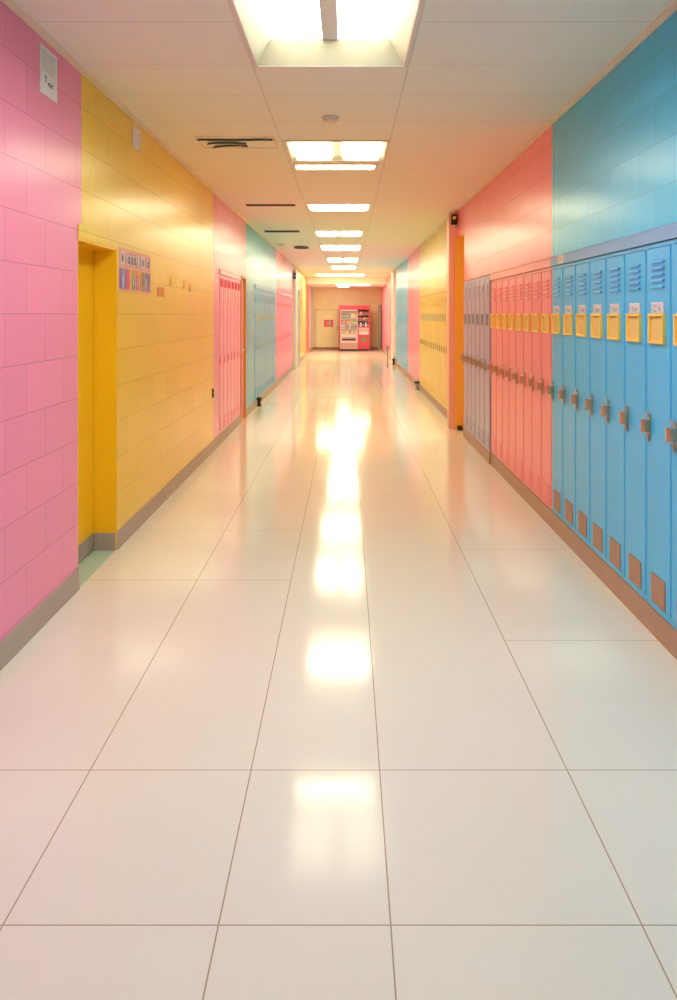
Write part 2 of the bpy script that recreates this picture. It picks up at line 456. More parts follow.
# ------------------------------------------------------------------ doors
def handle(mb, x, y, z, s, m='steel'):
    """lever handle on a leaf facing +-x (s)"""
    mb.lathe([(0.026, 0), (0.026, s * 0.008), (0.012, s * 0.012), (0.012, s * 0.05)], m, 14, (x, y, z), 'x')
    a, b = sorted((x + s * 0.040, x + s * 0.056))
    mb.box(a, b, y, y + 0.12, z - 0.010, z + 0.010, m)
d = struct(empty('door_1', (-1.60, D1[0], 0)))
def rel(o, loc): o.location = (-loc[0], -loc[1], -loc[2]); return o
o1 = (-1.60, D1[0], 0)
mb = MB(); mb.box(-1.59, -1.545, D1[0] + 0.014, D1[1] - 0.020, 0.006, D1[2] + 0.006, 'deep_yellow')
rel(mb.build('leaf', d), o1)
mb = MB()
mb.box(-1.64, XL + 0.004, D1[1] - 0.0122, D1[1] - 0.0004, 0.0, D1[2] - 0.012, 'deep_yellow')
mb.box(-1.64, XL - 0.002, D1[0] + 0.0004, D1[0] + 0.0122, 0.0, D1[2] - 0.012, 'deep_yellow')
mb.box(-1.56, XL + 0.004, D1[0] + 0.0004, D1[1] - 0.0004, D1[2] - 0.012, D1[2] - 0.0004, 'deep_yellow')
# face casing on the corridor side
mb.box(XL + 0.0004, XL + 0.006, D1[0] + 0.0004, D1[1] + 0.03, D1[2] - 0.001, D1[2] + 0.075, 'yellow_l')
mb.box(XL + 0.0004, XL + 0.006, D1[1] - 0.0004, D1[1] + 0.03, 0.11, D1[2], 'yellow_l')
rel(mb.build('door_frame', d), o1)
mb = MB(); mb.box(-1.5448, -1.542, D1[0] + 0.02, D1[1] - 0.026, 0.008, BH, 'base_l')
rel(mb.build('kick_plate', d), o1)
mb = MB(); mb.box(-1.541, XL, D1[0] + 0.013, D1[1] - 0.025, 0.0005, 0.004, 'mint')
plab(rel(mb.build('threshold', d), o1), 'mint green threshold')
mb = MB(); handle(mb, -1.545, D1[0] + 0.10, 0.98, 1); rel(mb.build('door_handle', d), o1)

def simple_door(name, side, y0, y1, z1, recess, leaf_m, frame_m, post=0.035, hz=0.95, proud=0.02):
    xf = XL if side < 0 else XR
    s = -side
    d = struct(empty(name, (xf, y0, 0)))
    o = (xf, y0, 0)
    def bx(mb, d0, d1, a, b, z0, z1_, m):
        p, q = sorted((xf + side * d0, xf + side * d1)); mb.box(p, q, a, b, z0, z1_, m)
    mb = MB(); bx(mb, recess, recess + 0.045, y0 + post + 0.003, y1 - post - 0.003, 0.006, z1 - post - 0.003, leaf_m)
    rel(mb.build('leaf', d), o)
    mb = MB()
    bx(mb, -proud, 0.12, y0 + 0.0005, y0 + post, 0, z1 - 0.0005, frame_m)
    bx(mb, -proud, 0.12, y1 - post, y1 - 0.0005, 0, z1 - 0.0005, frame_m)
    bx(mb, -proud, 0.12, y0 + post, y1 - post, z1 - post, z1 - 0.0005, frame_m)
    rel(mb.build('door_frame', d), o)
    mb = MB(); handle(mb, xf + side * recess, y0 + post + 0.06, hz, s); rel(mb.build('door_handle', d), o)
    return d
simple_door('door_2', -1, *D2, 0.02, 'lk_pink', 'orange_l', post=0.03, proud=0.012)
d3 = simple_door('door_3', -1, *D3, 0.03, 'door_glass', 'locker_grey', post=0.08, hz=1.0)
mb = MB()
for yy in (22.55, 22.83):
    mb.box(XL - 0.074, XL - 0.022, yy, yy + 0.06, 0.01, 2.13, 'locker_grey')
rel(mb.build('mullion', d3), (XL, D3[0], 0))
# the recessed orange door on the right
d = struct(empty('door_4', (XR, D4[0], 0)))
o4 = (XR, D4[0], 0)
mb = MB(); mb.box(1.475, 1.52, D4[0] + 0.002, D4[1] - 0.002, 0.006, D4[2] - 0.004, 'orange_frame'); rel(mb.build('leaf', d), o4)
mb = MB()
mb.box(1.345, 1.474, D4[1] - 0.016, D4[1] - 0.002, 0, D4[2] - 0.001, 'orange_frame')
mb.box(1.39, 1.474, D4[0] + 0.002, D4[0] + 0.014, 0, D4[2] - 0.001, 'orange_frame')
mb.box(1.39, 1.474, D4[0] + 0.014, D4[1] - 0.016, D4[2] - 0.014, D4[2] - 0.001, 'orange_frame')
rel(mb.build('door_frame', d), o4)
mb = MB(); handle(mb, 1.475, D4[0] + 0.06, 0.95, -1); rel(mb.build('door_handle', d), o4)
# cream door in the far wall
d = struct(empty('door_5', (-0.8, Y1, 0)))
mb = MB(); mb.box(-0.49, 0.47, -0.022, -0.001, 0.09, 1.60, 'cream_back'); mb.build('leaf', d)
mb = MB()
for a, b, z0, z1 in ((-0.505, -0.492, 0, 1.615), (0.472, 0.485, 0, 1.615), (-0.492, 0.472, 1.602, 1.615)):
    mb.box(a, b, -0.026, -0.001, z0, z1, 'tan_dark')
mb.build('door_frame', d)
mb = MB(); mb.lathe([(0.03, 0), (0.03, -0.05), (0.015, -0.06)], 'steel', 12, (0.40, -0.022, 0.85), 'y'); mb.build('door_handle', d)
# narrow dark leaf standing open in the far right corner
d = struct(empty('door_6', (1.31, 32.1, 0)))
mb = MB(); mb.box(-0.05, 0.055, 0, 0.05, 0.01, 1.80, 'grey_metal'); mb.build('leaf', d)
mb = MB(); mb.box(0.056, 0.0735, -0.01, 0.06, 0.0, 1.83, 'dark_metal'); mb.build('door_frame', d)

# ------------------------------------------------------------------ lockers
def rounded(x0, x1, z0, z1, r, n=4):
    p = []
    for cx, cz, a0 in ((x1 - r, z1 - r, 0), (x0 + r, z1 - r, 90), (x0 + r, z0 + r, 180), (x1 - r, z0 + r, 270)):
        for k in range(n + 1):
            a = math.radians(a0 + 90 * k / n); p.append((cx + r * math.cos(a), cz + r * math.sin(a)))
    return p

def locker(m, z1=1.757, depth=0.36, louvers=True, vent='tan', card='yellow', tag_card=True, writing='marks', bronze=True, latch_m=None,
           card_z=(1.308, 1.442), card_m='card_olive', flat=False):
    """local frame: x along the front (0..LW), y into the wall, z up"""
    z0, w, g = 0.112, LW - 0.001, 0.0035
    root = empty('locker')
    mb = MB()
    t = 0.010
    mb.box(0, t, 0, depth, z0, z1, m); mb.box(w - t, w, 0, depth, z0, z1, m)
    mb.box(t, w - t, depth - 0.006, depth, z0, z1, m)
    mb.box(t, w - t, 0, depth - 0.006, z1 - 0.018, z1, m); mb.box(t, w - t, 0, depth - 0.006, z0, z0 + 0.022, m)
    mb.build('carcass', root)
    mb = MB()
    dx0, dx1, dz0, dz1 = t + g, w - t - g, z0 + 0.022 + g, z1 - 0.018 - g
    mb.box(dx0, dx1, -0.004, 0.016, dz0, dz1, m)
    door = mb.build('door', root, bevel=0.003)
    c = (dx0 + dx1) / 2
    if louvers:
        mb = MB()
        for k in range(5):
            zz = z1 - 0.080 - k * 0.0275
            # each a pressed hood: a ledge that slopes out to a short upright lip
            for (ya, za), (yb, zb) in (((-0.0045, zz), (-0.0150, zz - 0.0065)), ((-0.0150, zz - 0.0065), (-0.0155, zz - 0.0115))):
                mb.hexa([(c - 0.070, ya, za), (c + 0.070, ya, za), (c + 0.067, yb, zb), (c - 0.067, yb, zb)],
                        [(c - 0.070, -0.0042, za), (c + 0.070, -0.0042, za), (c + 0.067, -0.0042, zb), (c - 0.067, -0.0042, zb)], m)
        mb.build('louvers', door)
    if vent:
        vm, vd = ('tan', 'tan_dark') if vent == 'tan' else (m, m)
        mb = MB()
        v0, v1 = 0.145, 0.275
        mb.box(c - 0.080, c + 0.080, -0.0060, -0.0042, v0, v1, vd)
        for k in range(9):
            zz = v0 + 0.006 + k * (v1 - v0 - 0.006) / 9
            mb.box(c - 0.078, c + 0.078, -0.0085, -0.0060, zz, zz + 0.0085, vm)
        plab(mb.build('vent_grille', door), 'tan slatted vent' if vent == 'tan' else 'painted slatted vent')
    if card == 'yellow':
        mb = MB()
        a0, a1, b0, b1, f = c - 0.085, c + 0.085, card_z[0], card_z[1], 0.012
        mb.box(a0, a1, -0.020, -0.0042, b1 - f, b1, 'frame_yellow'); mb.box(a0, a1, -0.020, -0.0042, b0, b0 + f, 'frame_yellow')
        mb.box(a0, a0 + f, -0.020, -0.0042, b0 + f, b1 - f, 'frame_yellow'); mb.box(a1 - f, a1, -0.020, -0.0042, b0 + f, b1 - f, 'frame_yellow')
        plab(mb.build('card_frame', door, bevel=0.0015), 'yellow raised card frame')
        mb = MB(); mb.box(a0 + f, a1 - f, -0.0062, -0.0042, b0 + f, b1 - f, 'card_yellow')
        plab(mb.build('name_card', door), 'plain yellow card')
    elif card == 'red':
        mb = MB(); mb.box(c - 0.07, c + 0.07, -0.010, -0.0042, 1.745, 1.835, 'card_red')
        plab(mb.build('name_card', door), 'red card')
        mb = MB(); mb.box(c - 0.05, c + 0.05, -0.009, -0.0042, 1.57, 1.72, 'lk_palepink')
        plab(mb.build('paper_strip', door), 'pale pink paper strip')
    elif card == 'band':
        mb = MB(); mb.box(c - 0.12, c + 0.12, -0.010, -0.0042, 1.60, 1.67, 'lk_deeppink')
        plab(mb.build('name_card', door), 'deep pink card')
    elif card == 'grey':
        mb = MB(); mb.box(c - 0.05, c + 0.05, -0.009, -0.0042, 1.33, 1.44, card_m)
        plab(mb.build('name_card', door), 'grey card')
    if tag_card:
        mb = MB()
        a0, a1, b0, b1 = c - 0.070, c + 0.066, card_z[1] + 0.002, card_z[1] + 0.050
        mb.box(a0, a1, -0.0075, -0.0042, b0, b1, 'card_lilac')
        mb.box(a0, a1, -0.0085, -0.0075, b1 - 0.006, b1, 'paper')
        y = -0.0078
        def stroke(x0, z0_, x1, z1_, th=0.0035):
            dx, dz = x1 - x0, z1_ - z0_; l = math.hypot(dx, dz); nx, nz = -dz / l * th, dx / l * th
            mb.hexa([(x0 + nx, -0.0074, z0_ + nz), (x1 + nx, -0.0074, z1_ + nz), (x1 - nx, -0.0074, z1_ - nz), (x0 - nx, -0.0074, z0_ - nz)],
                    [(x0 + nx, y, z0_ + nz), (x1 + nx, y, z1_ + nz), (x1 - nx, y, z1_ - nz), (x0 - nx, y, z0_ - nz)], 'grey_ink')
        zc = (b0 + b1) / 2 - 0.004; h = 0.012
        if writing == 'CA':
            x = c - 0.030
            stroke(x + 0.016, zc + h, x - 0.010, zc + h); stroke(x - 0.010, zc + h, x - 0.014, zc - h); stroke(x - 0.014, zc - h, x + 0.016, zc - h)
            x = c + 0.022
            stroke(x - 0.018, zc - h, x, zc + h); stroke(x, zc + h, x + 0.018, zc - h); stroke(x - 0.010, zc - 0.003, x + 0.010, zc - 0.003)
        else:
            stroke(c - 0.038, zc + 0.004, c - 0.008, zc + 0.004, 0.006); stroke(c + 0.002, zc - 0.002, c + 0.040, zc - 0.002, 0.007)
            stroke(c - 0.030, zc - 0.009, c + 0.020, zc - 0.009, 0.003)
        plab(mb.build('number_card', door), 'pale lilac card with grey writing')
    # latch near the far edge of the door: back plate, rounded bronze housing, chrome tab, tongue
    lm, bm_ = ('bronze', 'steel') if bronze else (latch_m or 'grey_ink', latch_m or 'grey_metal')
    mb = MB()
    lx = dx0 + 0.026
    mb.prism(rounded(lx - 0.017, lx + 0.017, 0.875, 0.985, 0.006, 3), 'y', -0.0095, -0.0042, lm)
    n = 10
    if flat:      # shallow paddle latch
        mb.prism(rounded(lx - 0.012, lx + 0.012, 0.895, 0.965, 0.006, 3), 'y', -0.014, -0.0095, bm_)
        plab(mb.build('latch', door), 'shallow handle')
        return root
    prof = [(lx - 0.019, -0.0095)] + [(lx - 0.019 * math.cos(PI * k / n), -0.026 - 0.017 * math.sin(PI * k / n)) for k in range(n + 1)] + [(lx + 0.019, -0.0095)]
    mb.prism(prof, 'z', 0.906, 0.958, lm, smooth=False)
    prof2 = [(lx + (p[0] - lx) * 1.07, p[1] * 1.02) for p in prof]
    mb.prism(prof2, 'z', 0.958, 0.963, bm_); mb.prism(prof2, 'z', 0.901, 0.906, bm_)
    mb.prism(rounded(lx - 0.012, lx + 0.012, 0.968, 0.994, 0.006, 3), 'y', -0.019, -0.0095, bm_)
    mb.hexa([(lx - 0.011, -0.0095, 0.901), (lx + 0.011, -0.0095, 0.901), (lx + 0.005, -0.0095, 0.858), (lx - 0.005, -0.0095, 0.858)],
            [(lx - 0.011, -0.020, 0.901), (lx + 0.011, -0.020, 0.901), (lx + 0.005, -0.013, 0.858), (lx - 0.005, -0.013, 0.858)], lm)
    plab(mb.build('latch', door), 'bronze handle with chrome tab' if bronze else 'handle' if latch_m else 'dark grey handle')
    return root

def bank(proto, places, label_of, group, cat='locker', side=1):
    for i, (x, y) in enumerate(places):
        r = proto if i == 0 else dup(proto)
        r.location = (x, y, 0); r.rotation_euler = (0, 0, -PI / 2 if side > 0 else PI / 2)
        tag(r, label_of(i), cat, group)

# right wall: origin at the far edge of each locker, x runs towards the camera
pb = locker('lk_blue')
bank(pb, [(XR, 5.40 - k * LW) for k in range(NB)],
     lambda i: 'bright blue steel locker with yellow card frame, %s from the salmon pink lockers' % ORD[i], 'blue lockers along the right wall')
# the nearest fully seen card carries two legible letters
tmp = locker('lk_blue', writing='CA')
ca = next(o for o in tmp.children_recursive if o.name.startswith('number_card')).data
for o in [tmp] + list(tmp.children_recursive): bpy.data.objects.remove(o)
near = next(o for o in col.objects if o.get('label', '').startswith('bright blue') and 'seventh from' in o['label'])
next(o for o in near.children_recursive if o.name.startswith('number_card')).data = ca
ps = locker('lk_salmon', vent='plain', tag_card=False)
bank(ps, [(XR, 5.40 + (k + 1) * LW) for k in range(8)],
     lambda i: 'salmon pink locker with yellow card frame, %s from the blue lockers' % ORD[i], 'salmon lockers along the right wall')
pl = locker('lk_lilac', z1=1.815, vent='plain', card='grey', card_m='lilac_shadow', tag_card=False)
bank(pl, [(XR - 0.012, RL[0] + (k + 1) * LW) for k in range(6)],
     lambda i: 'greyish lilac locker standing slightly proud, %s from the salmon lockers' % ORD[i], 'lilac lockers beside the orange doorway')
py_ = locker('lk_yellow', vent='plain', card='grey', tag_card=False, bronze=False, latch_m='tan', flat=True)
bank(py_, [(XR, RY[0] + 0.005 + (k + 1) * LW) for k in range(17)],
     lambda i: 'yellow locker with dark latch beyond the salmon pilaster, %s from it' % ORD[i], 'yellow lockers beyond the pilaster')
# left wall: origin at the near edge
pp = locker('lk_pink', z1=1.880, vent='plain', card='red', tag_card=False, louvers=False, bronze=False, latch_m='lk_pink', flat=True)
bank(pp, [(XL, LP[0] + 0.005 + k * LW) for k in range(6)],
     lambda i: 'pink locker with red card beyond the yellow wall, %s from it' % ORD[i], 'pink lockers with red cards', side=-1)
pt = locker('lk_teal', z1=1.832, vent='plain', card='grey', tag_card=False, bronze=False, latch_m='locker_grey', flat=True)
bank(pt, [(XL, LB[0] + 0.005 + k * LW) for k in range(12)],
     lambda i: 'pale blue locker on the teal wall, %s counting away from the orange door post' % ORD[i], 'pale blue lockers on the teal wall', side=-1)
pf = locker('lk_pink', z1=1.832, vent=None, card='band', tag_card=False, louvers=False, bronze=False, latch_m='lk_pink', flat=True)
bank(pf, [(XL, LF[0] + 0.005 + k * LW) for k in range(15)],
     lambda i: 'far pink locker with deep pink card band, %s beyond the pale blue lockers' % ORD[i], 'far pink lockers before the grey pillar', side=-1)
# number plaque on the blue header
t = empty('number_plaque', (XR - 0.0122, 5.13, 1.792)); tag(t, 'small beige plaque on the blue header band above the lockers', 'plaque')
mb = MB(); mb.box(-0.004, 0, -0.06, 0.06, -0.026, 0.026, 'paper'); mb.build('plate', t)
mb = MB()
mb.prism([(y * 0.017 + 0.018, z * 0.017) for y, z in [(math.cos(2 * PI * k / 16), math.sin(2 * PI * k / 16)) for k in range(16)]], 'x', -0.0055, -0.004, 'tan')
mb.prism([(y * 0.009 + 0.018, z * 0.009) for y, z in [(math.cos(2 * PI * k / 16), math.sin(2 * PI * k / 16)) for k in range(16)]], 'x', -0.0062, -0.0055, 'paper')
mb.box(-0.0055, -0.004, -0.022, -0.014, -0.018, 0.018, 'tan')
plab(mb.build('number', t), 'brown round and upright marks')

# ------------------------------------------------------------------ ceiling fixtures
LAMP_LABEL = ['recessed ceiling light panel behind the viewer, farthest back', 'recessed ceiling light panel just behind the viewer',
              'largest deep recessed ceiling light, nearest overhead, cream sloped sides', 'wide ceiling light with two white panels, second overhead',
              'narrow single strip light directly behind the two-panel light', 'wide bright ceiling strip light, third light panel along the hall',
              'split two-part ceiling light past the long dark slot vent', 'undivided bright ceiling light following the first split strip',
              'small split ceiling light deep in the hall', 'small undivided ceiling light deep in the hall',
              'widest thin strip light across the ceiling before the lowered end', 'long thin strip light on the lowered ceiling edge',
              'tiny ceiling light right in front of the far cream wall']
for (y0, y1, x0, x1, z, split, g, dp), lab in zip(LAMPS, LAMP_LABEL):
    cx, cy = (x0 + x1) / 2, (y0 + y1) / 2
    hx, hy = (x1 - x0) / 2, (y1 - y0) / 2
    t = empty('ceiling_light', (cx, cy, z)); tag(t, lab, 'ceiling light', 'recessed light panels down the ceiling')
    mb = MB(); f = 0.024
    for a, b, c_, d_ in ((-hx - f, hx + f, -hy - f, -hy), (-hx - f, hx + f, hy, hy + f), (-hx - f, -hx, -hy, hy), (hx, hx + f, -hy, hy)):
        mb.box(a, b, c_, d_, -0.008, -0.0005, 'frame_metal')
    mb.build('frame', t, bevel=0.002)
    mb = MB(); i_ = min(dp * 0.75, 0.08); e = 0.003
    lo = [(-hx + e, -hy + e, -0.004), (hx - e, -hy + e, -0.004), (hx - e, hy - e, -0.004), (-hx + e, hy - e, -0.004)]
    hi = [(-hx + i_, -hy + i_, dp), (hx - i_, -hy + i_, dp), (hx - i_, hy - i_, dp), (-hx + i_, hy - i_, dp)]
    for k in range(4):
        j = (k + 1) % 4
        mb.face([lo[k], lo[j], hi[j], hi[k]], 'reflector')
    mb.box(-hx + e, hx - e, -hy + e, hy - e, dp + 0.012, dp + 0.02, 'white_metal')
    mb.build('housing', t)
    parts = [(-hx + i_ + 0.002, hx - i_ - 0.002)]
    if split:
        gp = 0.04 if g == 'lamp_near' else 0.035
        parts = [(-hx + i_ + 0.002, -gp), (gp, hx - i_ - 0.002)]
        mb = MB(); mb.box(-gp, gp, -hy + i_, hy - i_, dp - 0.006, dp + 0.008, 'white_metal'); mb.build('divider', t)
    for a, b in parts:
        mb = MB()
        if dp > 0.05: mb.box(a, b, -hy + i_ + 0.002, hy - i_ - 0.002, dp, dp + 0.008, g)
        else:          # a drop lens, shaped to hang below the tiles and light them
            c0, c1 = -hy + i_ + 0.002, hy - i_ - 0.002
            mb.hexa([(a, c0, dp), (b, c0, dp), (b, c1, dp), (a, c1, dp)],
                    [(a + 0.02, c0 + 0.02, -0.014), (b - 0.02, c0 + 0.02, -0.014), (b - 0.02, c1 - 0.02, -0.014), (a + 0.02, c1 - 0.02, -0.014)], g)
        mb.build('diffuser', t)

# air vent with three curved blades
t = empty('air_vent', (-0.82, 6.0, ZC)); tag(t, 'ceiling air vent with three dark curved blades', 'air vent')
mb = MB()
for a, b, c_, d_ in ((-0.29, 0.29, -0.20, -0.188), (-0.29, 0.29, 0.20, 0.212), (-0.29, -0.278, -0.188, 0.20), (0.278, 0.29, -0.188, 0.20)):
    mb.box(a, b, c_, d_, -0.004, -0.0005, 'cornice')
mb.build('frame', t)
for path in ([(-0.285, -0.105), (-0.20, -0.085), (-0.05, -0.080), (0.08, -0.085), (0.16, -0.095), (0.27, -0.10)],
             [(-0.235, 0.040), (-0.18, 0.020), (-0.08, 0.012), (0.00, 0.020), (0.06, 0.035)],
             [(-0.215, 0.185), (-0.18, 0.145), (-0.10, 0.115), (-0.02, 0.108), (0.06, 0.120)]):
    mb = MB(); n = len(path)
    wd = [0.010] + [0.026] * (n - 2) + [0.008]
    for k in range(n - 1):
        (xa, ya), (xb, yb), wa, wb = path[k], path[k + 1], wd[k], wd[k + 1]
        mb.hexa([(xa, ya - wa, -0.010), (xb, yb - wb, -0.010), (xb, yb + wb, -0.0006), (xa, ya + wa, -0.0006)],
                [(xa, ya - wa * 0.7, -0.014), (xb, yb - wb * 0.7, -0.014), (xb, yb + wb, -0.005), (xa, ya + wa, -0.005)], 'black')
    plab(mb.build('blade', t), 'dark curved blade')
SLOTS = [(-0.90, 9.45, 0.29, 0.055, 'long thin dark slot vent in the ceiling, nearest the curved-blade vent', 0),
         (-1.01, 12.45, 0.27, 0.10, 'middle dark slot vent in the ceiling left of the first split light', 0),
         (-0.88, 15.4, 0.15, 0.30, 'short oval dark vent in the ceiling, farthest of the vents', 1)]
for x, y, hx, hy, lab, oval in SLOTS:
    t = empty('slot_vent', (x, y, ZC)); tag(t, lab, 'air vent', 'dark slot vents down the ceiling')
    mb = MB()
    if oval:
        mb.prism([(hx * math.cos(2 * PI * k / 24), hy * math.sin(2 * PI * k / 24)) for k in range(24)], 'z', -0.016, -0.0005, 'slot_metal')
        mb.build('cover', t)
        mb = MB()
        for k in range(-3, 4):
            u = k / 4; w_ = hx * math.sqrt(1 - u * u) * 0.9
            mb.box(-w_, w_, hy * u - 0.01, hy * u + 0.01, -0.022, -0.016, 'slot_metal')
        mb.build('slat', t)
    else:
        for a, b, c_, d_ in ((-hx, hx, -hy, -hy + 0.012), (-hx, hx, hy - 0.012, hy), (-hx, -hx + 0.012, -hy + 0.012, hy - 0.012), (hx - 0.012, hx, -hy + 0.012, hy - 0.012)):
            mb.box(a, b, c_, d_, -0.010, -0.0005, 'slot_metal')
        mb.build('frame', t)
        mb = MB()
        n = max(2, int(hy * 2 / 0.03))
        for k in range(n):
            yy = -hy + 0.012 + (k + 0.5) * (2 * hy - 0.024) / n
            mb.hexa([(-hx + 0.012, yy - 0.010, -0.009), (hx - 0.012, yy - 0.010, -0.009), (hx - 0.012, yy - 0.007, -0.009), (-hx + 0.012, yy - 0.007, -0.009)],
                    [(-hx + 0.012, yy + 0.004, -0.0006), (hx - 0.012, yy + 0.004, -0.0006), (hx - 0.012, yy + 0.009, -0.0006), (-hx + 0.012, yy + 0.009, -0.0006)], 'slot_metal')
        mb.build('slat', t)
def detector(x, y, lab, r=0.055):
    t = empty('smoke_detector', (x, y, ZC)); tag(t, lab, 'smoke detector')
    mb = MB(); mb.lathe([(r, -0.0005), (r, -0.010), (r * 0.93, -0.016)], 'frame_metal', 24); mb.build('base_plate', t)
    mb = MB(); mb.lathe([(r * 0.80, -0.016), (r * 0.78, -0.026), (r * 0.55, -0.034), (r * 0.2, -0.036)], 'cornice', 24); mb.build('sensor_cap', t)
detector(-0.11, 5.24, 'round smoke detector between the two nearest ceiling lights')
detector(-1.21, 14.7, 'small round detector near the far vents by the teal wall', 0.07)

# ------------------------------------------------------------------ things on the walls
# notices high on the left wall (local: x away from the wall, y along it)
t = empty('paper_notice', (XL + 0.001, 3.778, 2.463)); tag(t, 'white paper notice with dark print high on the pink wall', 'notice')
mb = MB(); mb.box(0, 0.002, -0.107, 0.107, 0, 0.223, 'paper'); mb.build('sheet', t)
mb = MB()
for k in range(9):
    z = 0.200 - k * 0.011; wd = 0.085 - 0.02 * ((k * 7) % 5) / 4
    mb.box(0.002, 0.0024, -0.085, wd, z, z + 0.003, 'grey_ink')
mb.box(0.002, 0.0026, -0.055, -0.030, 0.082, 0.088, 'ink'); mb.box(0.002, 0.0026, -0.046, -0.039, 0.058, 0.082, 'ink')
for k, (y, h) in enumerate(((-0.012, 0.016), (0.004, 0.02), (0.020, 0.016), (0.036, 0.018))):
    mb.box(0.002, 0.0026, y, y + 0.006, 0.05, 0.05 + h, 'ink'); mb.box(0.002, 0.0026, y, y + 0.014, 0.05 + h - 0.005, 0.05 + h, 'ink')
    if k % 2: mb.box(0.002, 0.0026, y, y + 0.014, 0.05, 0.055, 'ink')
plab(mb.build('print', t), 'grey lines of small text and one dark bold word')
t = empty('paper_notice', (XL + 0.001, 5.36, 2.54)); tag(t, 'pale blank paper strip near the ceiling on the yellow wall', 'notice')
mb = MB(); mb.box(0, 0.002, -0.09, 0.09, 0, 0.15, 'paper'); mb.build('sheet', t)
mb = MB()
for k in range(3): mb.box(0.002, 0.0024, -0.07, 0.05, 0.10 - k * 0.03, 0.106 - k * 0.03, 'card_lilac')
mb.build('print', t)

# bright poster beside the yellow door
PC = {'pp_sheet': (0.86, 0.42, 0.24), 'pp_band': (0.80, 0.34, 0.34), 'pp_purple': (0.28, 0.09, 0.34), 'pp_sky': (0.20, 0.38, 0.60), 'pp_red': (0.74, 0.06, 0.12),
      'pp_green': (0.09, 0.36, 0.10), 'pp_orange': (0.80, 0.25, 0.05), 'pp_mag': (0.66, 0.14, 0.38), 'pp_olive': (0.48, 0.36, 0.04), 'pp_brown': (0.36, 0.15, 0.07),
      'pp_slate': (0.16, 0.26, 0.40), 'pp_white': (0.80, 0.78, 0.76), 'pp_dark': (0.06, 0.05, 0.08), 'pp_yellow': (0.86, 0.55, 0.08), 'pp_rose': (0.85, 0.30, 0.45)}
for k, v in PC.items(): M[k] = plain(k[3:] + '_print', v, 0.45, noise=0.05, nscale=20)
t = empty('poster', (XL + 0.001, 4.930, 1.580)); tag(t, 'colourful poster of upright stripes and decorated lettering beside the yellow door', 'poster')
W, H = 0.80, 0.275
mb = MB(); mb.box(0, 0.002, 0, W, 0, H, 'pp_sheet'); mb.build('sheet', t)
mb = MB()
mb.box(0.002, 0.0026, 0.015, W - 0.015, 0.158, H - 0.008, 'pp_band')
def disc(y, z, r, m, h, n=14):
    mb.prism([(y + r * math.cos(2 * PI * k / n), z + r * math.sin(2 * PI * k / n)) for k in range(n)], 'x', 0.0024, h, m)
def bar(y0, z0, y1, z1, th, m, h=0.0034):
    dy, dz = y1 - y0, z1 - z0; l = math.hypot(dy, dz); a, b = -dz / l * th, dy / l * th
    mb.prism([(y0 + a, z0 + b), (y1 + a, z1 + b), (y1 - a, z1 - b), (y0 - a, z0 - b)], 'x', 0.0025, h, m)
zc = 0.212
for y, kind in ((0.085, 'ring'), (0.160, 'i'), (0.225, 'd'), (0.295, 'e'), (0.37, 'b'), (0.44, 'w'), (0.515, 'w2'), (0.59, 'ring'), (0.66, 'l'), (0.725, 'e')):
    if kind == 'ring':
        disc(y, zc, 0.046, 'pp_white', 0.0030); disc(y, zc, 0.031, 'pp_slate', 0.0033); disc(y, zc, 0.013, 'pp_dark', 0.0036)
    elif kind in 'il':
        bar(y, zc - 0.040, y, zc + 0.038, 0.012, 'pp_white', 0.0030); bar(y, zc - 0.036, y, zc + 0.034, 0.007, 'pp_dark')
    elif kind in 'deb':
        disc(y, zc - 0.006, 0.036, 'pp_white', 0.0030); disc(y, zc - 0.006, 0.026, 'pp_dark', 0.0033); disc(y, zc - 0.006, 0.010, 'pp_rose', 0.0036)
        bar(y + 0.026, zc - 0.042, y + 0.026, zc + 0.042, 0.007, 'pp_dark')
    else:
        bar(y - 0.025, zc + 0.036, y - 0.010, zc - 0.038, 0.009, 'pp_white'); bar(y - 0.010, zc - 0.038, y + 0.004, zc + 0.032, 0.009, 'pp_dark')
        bar(y + 0.004, zc + 0.032, y + 0.022, zc - 0.036, 0.009, 'pp_white' if kind == 'w' else 'pp_rose')
plab(mb.build('lettering', t), 'row of black and white decorated letters on rose')
STR = [(0.015, 0.065, 'pp_purple'), (0.070, 0.130, 'pp_sky'), (0.130, 0.170, 'pp_purple'), (0.170, 0.245, 'pp_red'), (0.305, 0.375, 'pp_green'),
       (0.400, 0.470, 'pp_mag'), (0.515, 0.545, 'pp_olive'), (0.560, 0.615, 'pp_brown'), (0.635, 0.710, 'pp_slate'), (0.710, 0.775, 'pp_purple')]
for a, b, m in STR:
    mb = MB(); mb.box(0.002, 0.0030, a, b, 0.018, 0.146, m)
    if m in ('pp_sky', 'pp_green', 'pp_mag', 'pp_slate'):
        c_ = (a + b) / 2
        mb.box(0.0030, 0.0034, c_ - 0.008, c_ + 0.008, 0.045, 0.105, 'pp_white' if m != 'pp_mag' else 'pp_rose')
    if m == 'pp_green': mb.box(0.0030, 0.0034, a, b, 0.110, 0.146, 'pp_olive')
    if m == 'pp_mag': mb.box(0.0030, 0.0034, a, b, 0.115, 0.146, 'pp_orange')
    if a > 0.55:
        for q in range(3): mb.box(0.0034, 0.0038, a + 0.006 + q * 0.016, a + 0.016 + q * 0.016, 0.022 + 0.012 * q, 0.034 + 0.012 * q, 'pp_white')
    mb.build('stripe', t)
